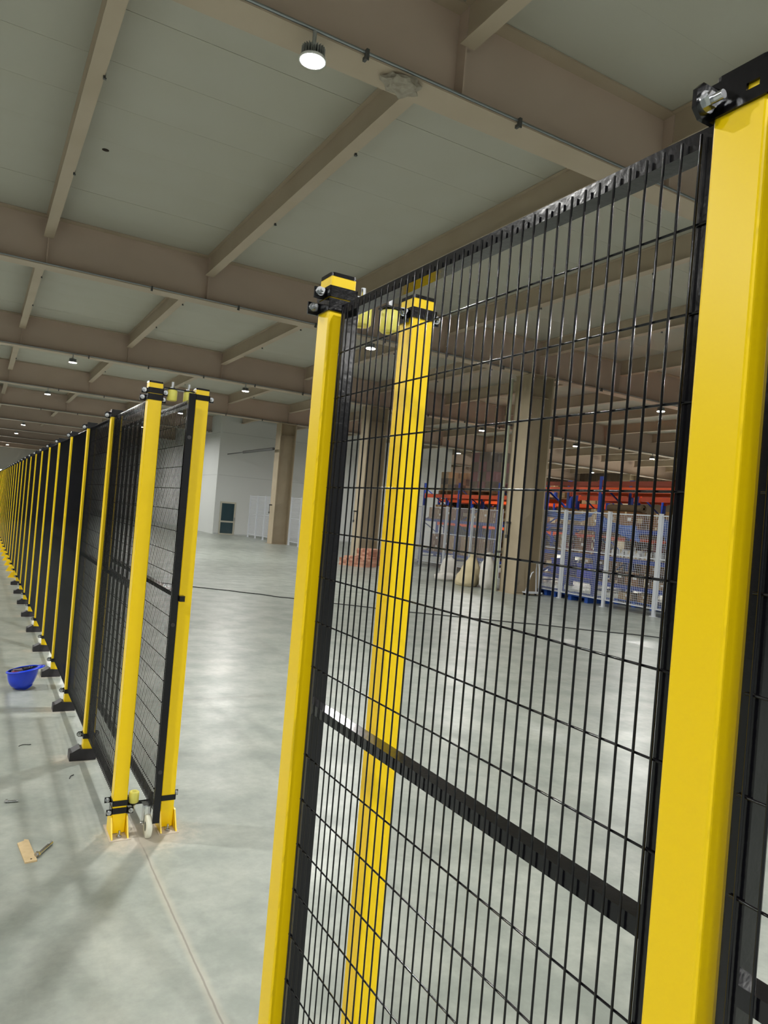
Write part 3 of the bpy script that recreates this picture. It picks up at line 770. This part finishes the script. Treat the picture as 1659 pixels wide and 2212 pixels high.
# blue plastic pallets on the floor
def pallet(x, y, label, m='palletblue', L=1.1, W=1.0, z=0, rz=0):
    t = thing('pallet', label, 'pallet', (x, y, z), rz)
    rm = MB().box(-W/2, W/2, -.05, .05, 0, .1).mesh('runner', m); dm = MB().box(-.055, .055, -L/2, L/2, .1, .125).mesh('slat', m)
    for k in (-1, 0, 1): link('runner', rm, t, (0, k*(L/2-.05), 0))
    for k in range(7): link('slat', dm, t, (-W/2+.055+k*(W-.11)/6, 0, 0))
    return t
pallet(12.14, 13.25, 'blue plastic pallet on the floor beside the steel column', W=.7)
pallet(12.14, 11.95, 'blue plastic pallet on the floor under the first rack', W=.7)
pallet(13.05, 10.9, 'light blue pallet with small cartons under the lower shelf', W=.8)
pallet(13.05, 8.9, 'blue pallet on the floor at the far end of the first rack', W=.8)
carton(12.85, 11.2, .126, .3, .35, .16, 'card2', 'flat carton on the light blue pallet under the lower shelf', 'cartons on the light blue pallet')
carton(12.85, 10.7, .126, .3, .3, .2, 'card0', 'flat carton on the light blue pallet under the lower shelf', 'cartons on the light blue pallet')
# rolled carpet and a white hose loop
rl = MB()
rl.cyl((0, -.5, .085), (0, .5, .085), .085, 20)
for sy in (-1, 1):
    for r_ in (.03, .055): rl.cyl((0, sy*.5, .085), (0, sy*.506, .085), r_, 16)
tag(rl.build('carpet_roll', 'roll', None, (12.77, 11.42, 1.718+.361)), 'brown roll of felt lying on cartons on the upper shelf', 'roll')
carton(12.74, 11.2, 1.718, .42, .45, .36, 'card1', 'brown carton carrying the felt roll', 'cartons under the felt roll')
carton(12.74, 11.7, 1.718, .42, .45, .36, 'card0', 'brown carton carrying the felt roll', 'cartons under the felt roll')
hp = [(12.62, 12.5+.12*math.cos(a), .80+.12*math.sin(a)) for a in [math.pi*k/10 for k in range(11)]]
tag(MB().tube(hp, .018, 8).build('hose_loop', 'pvc'), 'white bent hose standing up out of the blue crate', 'hose')
# tarps hung on the mesh fence
def tarp(p00, p10, p01, p11, label, fold=.05, n=20):
    p00, p10, p01, p11 = map(Vector, (p00, p10, p01, p11)); vs = []
    for j in range(n+1):
        for i in range(n+1):
            a, b = i/n, j/n
            p = (p00*(1-a)+p10*a)*(1-b) + (p01*(1-a)+p11*a)*b
            p.x += fold*math.sin(a*13+b*3)*(.25+.75*b) + .02*math.sin(b*17)
            p.z -= .18*math.sin(math.pi*a)*(1-b)*.6
            vs.append(p)
    fs = [(j*(n+1)+i, j*(n+1)+i+1, (j+1)*(n+1)+i+1, (j+1)*(n+1)+i) for j in range(n) for i in range(n)]
    o = MB().add(vs, fs, 0, True).build('tarp', 'tarp')
    md = o.modifiers.new('solid', 'SOLIDIFY'); md.thickness = .006
    return tag(o, label, 'tarp')
tarp((11.83, 13.2, 2.06), (11.83, 11.4, 2.02), (11.83, 13.1, 1.86), (11.83, 11.8, 1.78), 'blue tarp sagging along the top of the mesh fence beside the column')
tarp((11.83, 11.35, 2.02), (11.83, 10.3, 1.78), (11.83, 11.3, 1.75), (11.83, 10.15, 1.42), 'blue tarp draped diagonally down behind the middle mesh panel')
tarp((11.83, 9.7, 1.98), (11.83, 8.9, 2.0), (11.83, 9.5, 1.35), (11.83, 9.0, 1.2), 'blue tarp hanging in a point behind the last mesh panel')
# wrapped pallet loads on top of the rack behind the sacks
def wrapped(x, y, z, nx, ny, nz, s, label, kinds):
    t = pallet(x, y, label, 'board', ny*s[1]+.06, nx*s[0]+.06, z); t.name = 'wrapped_pallet'; t['category'] = 'pallet load'
    key = MB().prism(rsq_like(s[0]/2-.004, s[1]/2-.004, .006), 'z', 0, s[2]-.004)
    ms = [key.mesh('carton', k_) for k_ in kinds]
    for a in range(nx):
        for b in range(ny):
            for c in range(nz):
                if c == nz-1 and (a+b) % 3 == 0: continue
                link('carton', ms[(a*3+b+c) % len(ms)], t, ((a-(nx-1)/2)*s[0], (b-(ny-1)/2)*s[1], .126+c*s[2]))
    X_, Y_, Zt = nx*s[0]/2+.012, ny*s[1]/2+.012, .12+nz*s[2]
    f = MB(); vs = []; ring = rsq_like(X_, Y_, .03); m_ = 10
    for j in range(m_+1):
        for q in ring: vs.append((q[0]*(1+.01*math.sin(j*2.1+q[1]*5)), q[1]*(1+.01*math.sin(j*1.7+q[0]*6)), .126+(Zt-.12)*j/m_ + .012*math.sin(q[0]*9+q[1]*7)*(j == m_)))
    n_ = len(ring)
    f.add(vs, [(j*n_+i, j*n_+(i+1) % n_, (j+1)*n_+(i+1) % n_, (j+1)*n_+i) for j in range(m_) for i in range(n_)], 0, True)
    f.add(vs[-n_:], [tuple(range(n_))], 0)
    f.build('stretch_film', 'film', t); return t
wrapped(14.72, 18.85, 2.50, 2, 3, 4, (.45, .42, .32), 'tall shrink-wrapped pallet of dark cartons on top of the rack', ['card3', 'cratered'])
wrapped(14.72, 20.75, 2.50, 2, 2, 3, (.45, .45, .22), 'low shrink-wrapped pallet of cartons on top of the rack', ['card3', 'card0'])
wrapped(14.72, 17.1, 2.50, 2, 1, 2, (.45, .5, .3), 'small wrapped stack of brown cartons on the rack top by the column', ['card0'])

# ------------------------------------------------------------------ bricks, sacks, trolley by the columns
bk = [MB().box(-.12, .12, -.0575, .0575, 0, .053).mesh('brick', 'brick%d' % i) for i in range(3)]
def brick_pile(x, y, nx, ny, nz, label, rz=0, messy=.0):
    t = thing('brick_pile', label, 'brick pile', (x, y, 0), rz); q = random.Random(int(x*100))
    for c in range(nz):
        for a in range(nx):
            for b in range(ny):
                if 0 < a < nx-1 and 0 < b < ny-1 and c < nz-1: continue
                if c >= nz-1 and q.random() < messy: continue
                o = link('brick', bk[q.randrange(3)], t, ((a-(nx-1)/2)*.244+q.uniform(-.008, .008), (b-(ny-1)/2)*.121+q.uniform(-.003, .003), c*.055))
                o.rotation_euler = (0, 0, q.uniform(-.015, .015))
    return t
brick_pile(10.0, 18.9, 3, 7, 5, 'low pile of red bricks with an uneven top before the column', .5, .5)
brick_pile(10.75, 19.45, 3, 5, 9, 'tall neat pile of red bricks beside the column', .35, 0)
def sack(x, y, prof, m, label, lean=(0, 0), seed=1, flat=1.0, rz=0, group=None):
    q = random.Random(seed); n = 24; vs = []; o = MB(); ph = [q.uniform(0, 6) for _ in range(6)]
    mm = []
    for i in range(len(prof)-1):
        for k in range(3):
            a = k/3; mm.append((prof[i][0]*(1-a)+prof[i+1][0]*a, prof[i][1]*(1-a)+prof[i+1][1]*a))
    mm.append(prof[-1])
    for (r, z) in mm:
        for i in range(n):
            t = 2*math.pi*i/n
            w_ = 1+.10*math.sin(3*t+ph[0]+z*5)+.06*math.sin(7*t+ph[1]+z*14)+.03*math.sin(11*t+ph[2]-z*22)
            vs.append((r*w_*math.cos(t)+lean[0]*z, r*w_*flat*math.sin(t)+lean[1]*z, max(0.0, z+.02*math.sin(2*t+ph[3])*(z > .05))))
    fs = [(j*n+i, j*n+(i+1) % n, (j+1)*n+(i+1) % n, (j+1)*n+i) for j in range(len(mm)-1) for i in range(n)]
    fs += [tuple(range(n))[::-1], tuple(range(len(vs)-n, len(vs)))]
    ob = o.add(vs, fs, 0, True).build('sack', m, None, (x, y, 0)); ob.rotation_euler = (0, 0, rz)
    return tag(ob, label, 'sack', group)
sack(10.6, 14.25, [(.24, 0), (.29, .1), (.28, .25), (.22, .45), (.13, .62), (.06, .72), (.09, .8)], 'sackcream', 'cream woven sack slumped beside the drain pipe', (.1, -.1), 3)
sack(10.78, 13.68, [(.14, 0), (.19, .12), (.19, .4), (.17, .6), (.09, .78), (.12, .86)], 'sackwhite', 'tall white woven sack standing next to the cream sack', (0, .0), 5, .9)
sack(11.35, 16.15, [(.17, 0), (.22, .12), (.21, .3), (.16, .48), (.08, .56), (.1, .62)], 'sackwhite', 'upright white sack with twisted neck behind the flat sack', (0, 0), 8)
sack(10.85, 15.5, [(.32, 0), (.36, .05), (.33, .13), (.2, .17), (.05, .18)], 'sackwhite', 'flat white sack lying on the floor', (0, 0), 12, .8)
tr = thing('trolley', 'small white steel trolley frame with bent handle leaning at the column base', 'trolley', (11.25, 12.6, 0))
MB().box(-.2, .22, -.11, .11, .05, .08).build('platform', 'whiteframe', tr)
MB().tube([(-.2, 0, .08), (-.08, 0, .45), (-.05, 0, .52), (-.0, 0, .54)], .014, 8).build('handle', 'whiteframe', tr)
MB().tube([(.16, -.05, .08), (.12, -.05, .6), (.11, -.03, .75), (.11, .03, .75), (.12, .05, .6), (.16, .05, .08)], .014, 8).build('handle', 'whiteframe', tr)
for (a, b) in ((-.16, -.08), (-.16, .08), (.18, -.08), (.18, .08)):
    MB().cyl((a, b-.012, .025), (a, b+.012, .025), .025, 12).build('wheel', 'toolblack', tr)
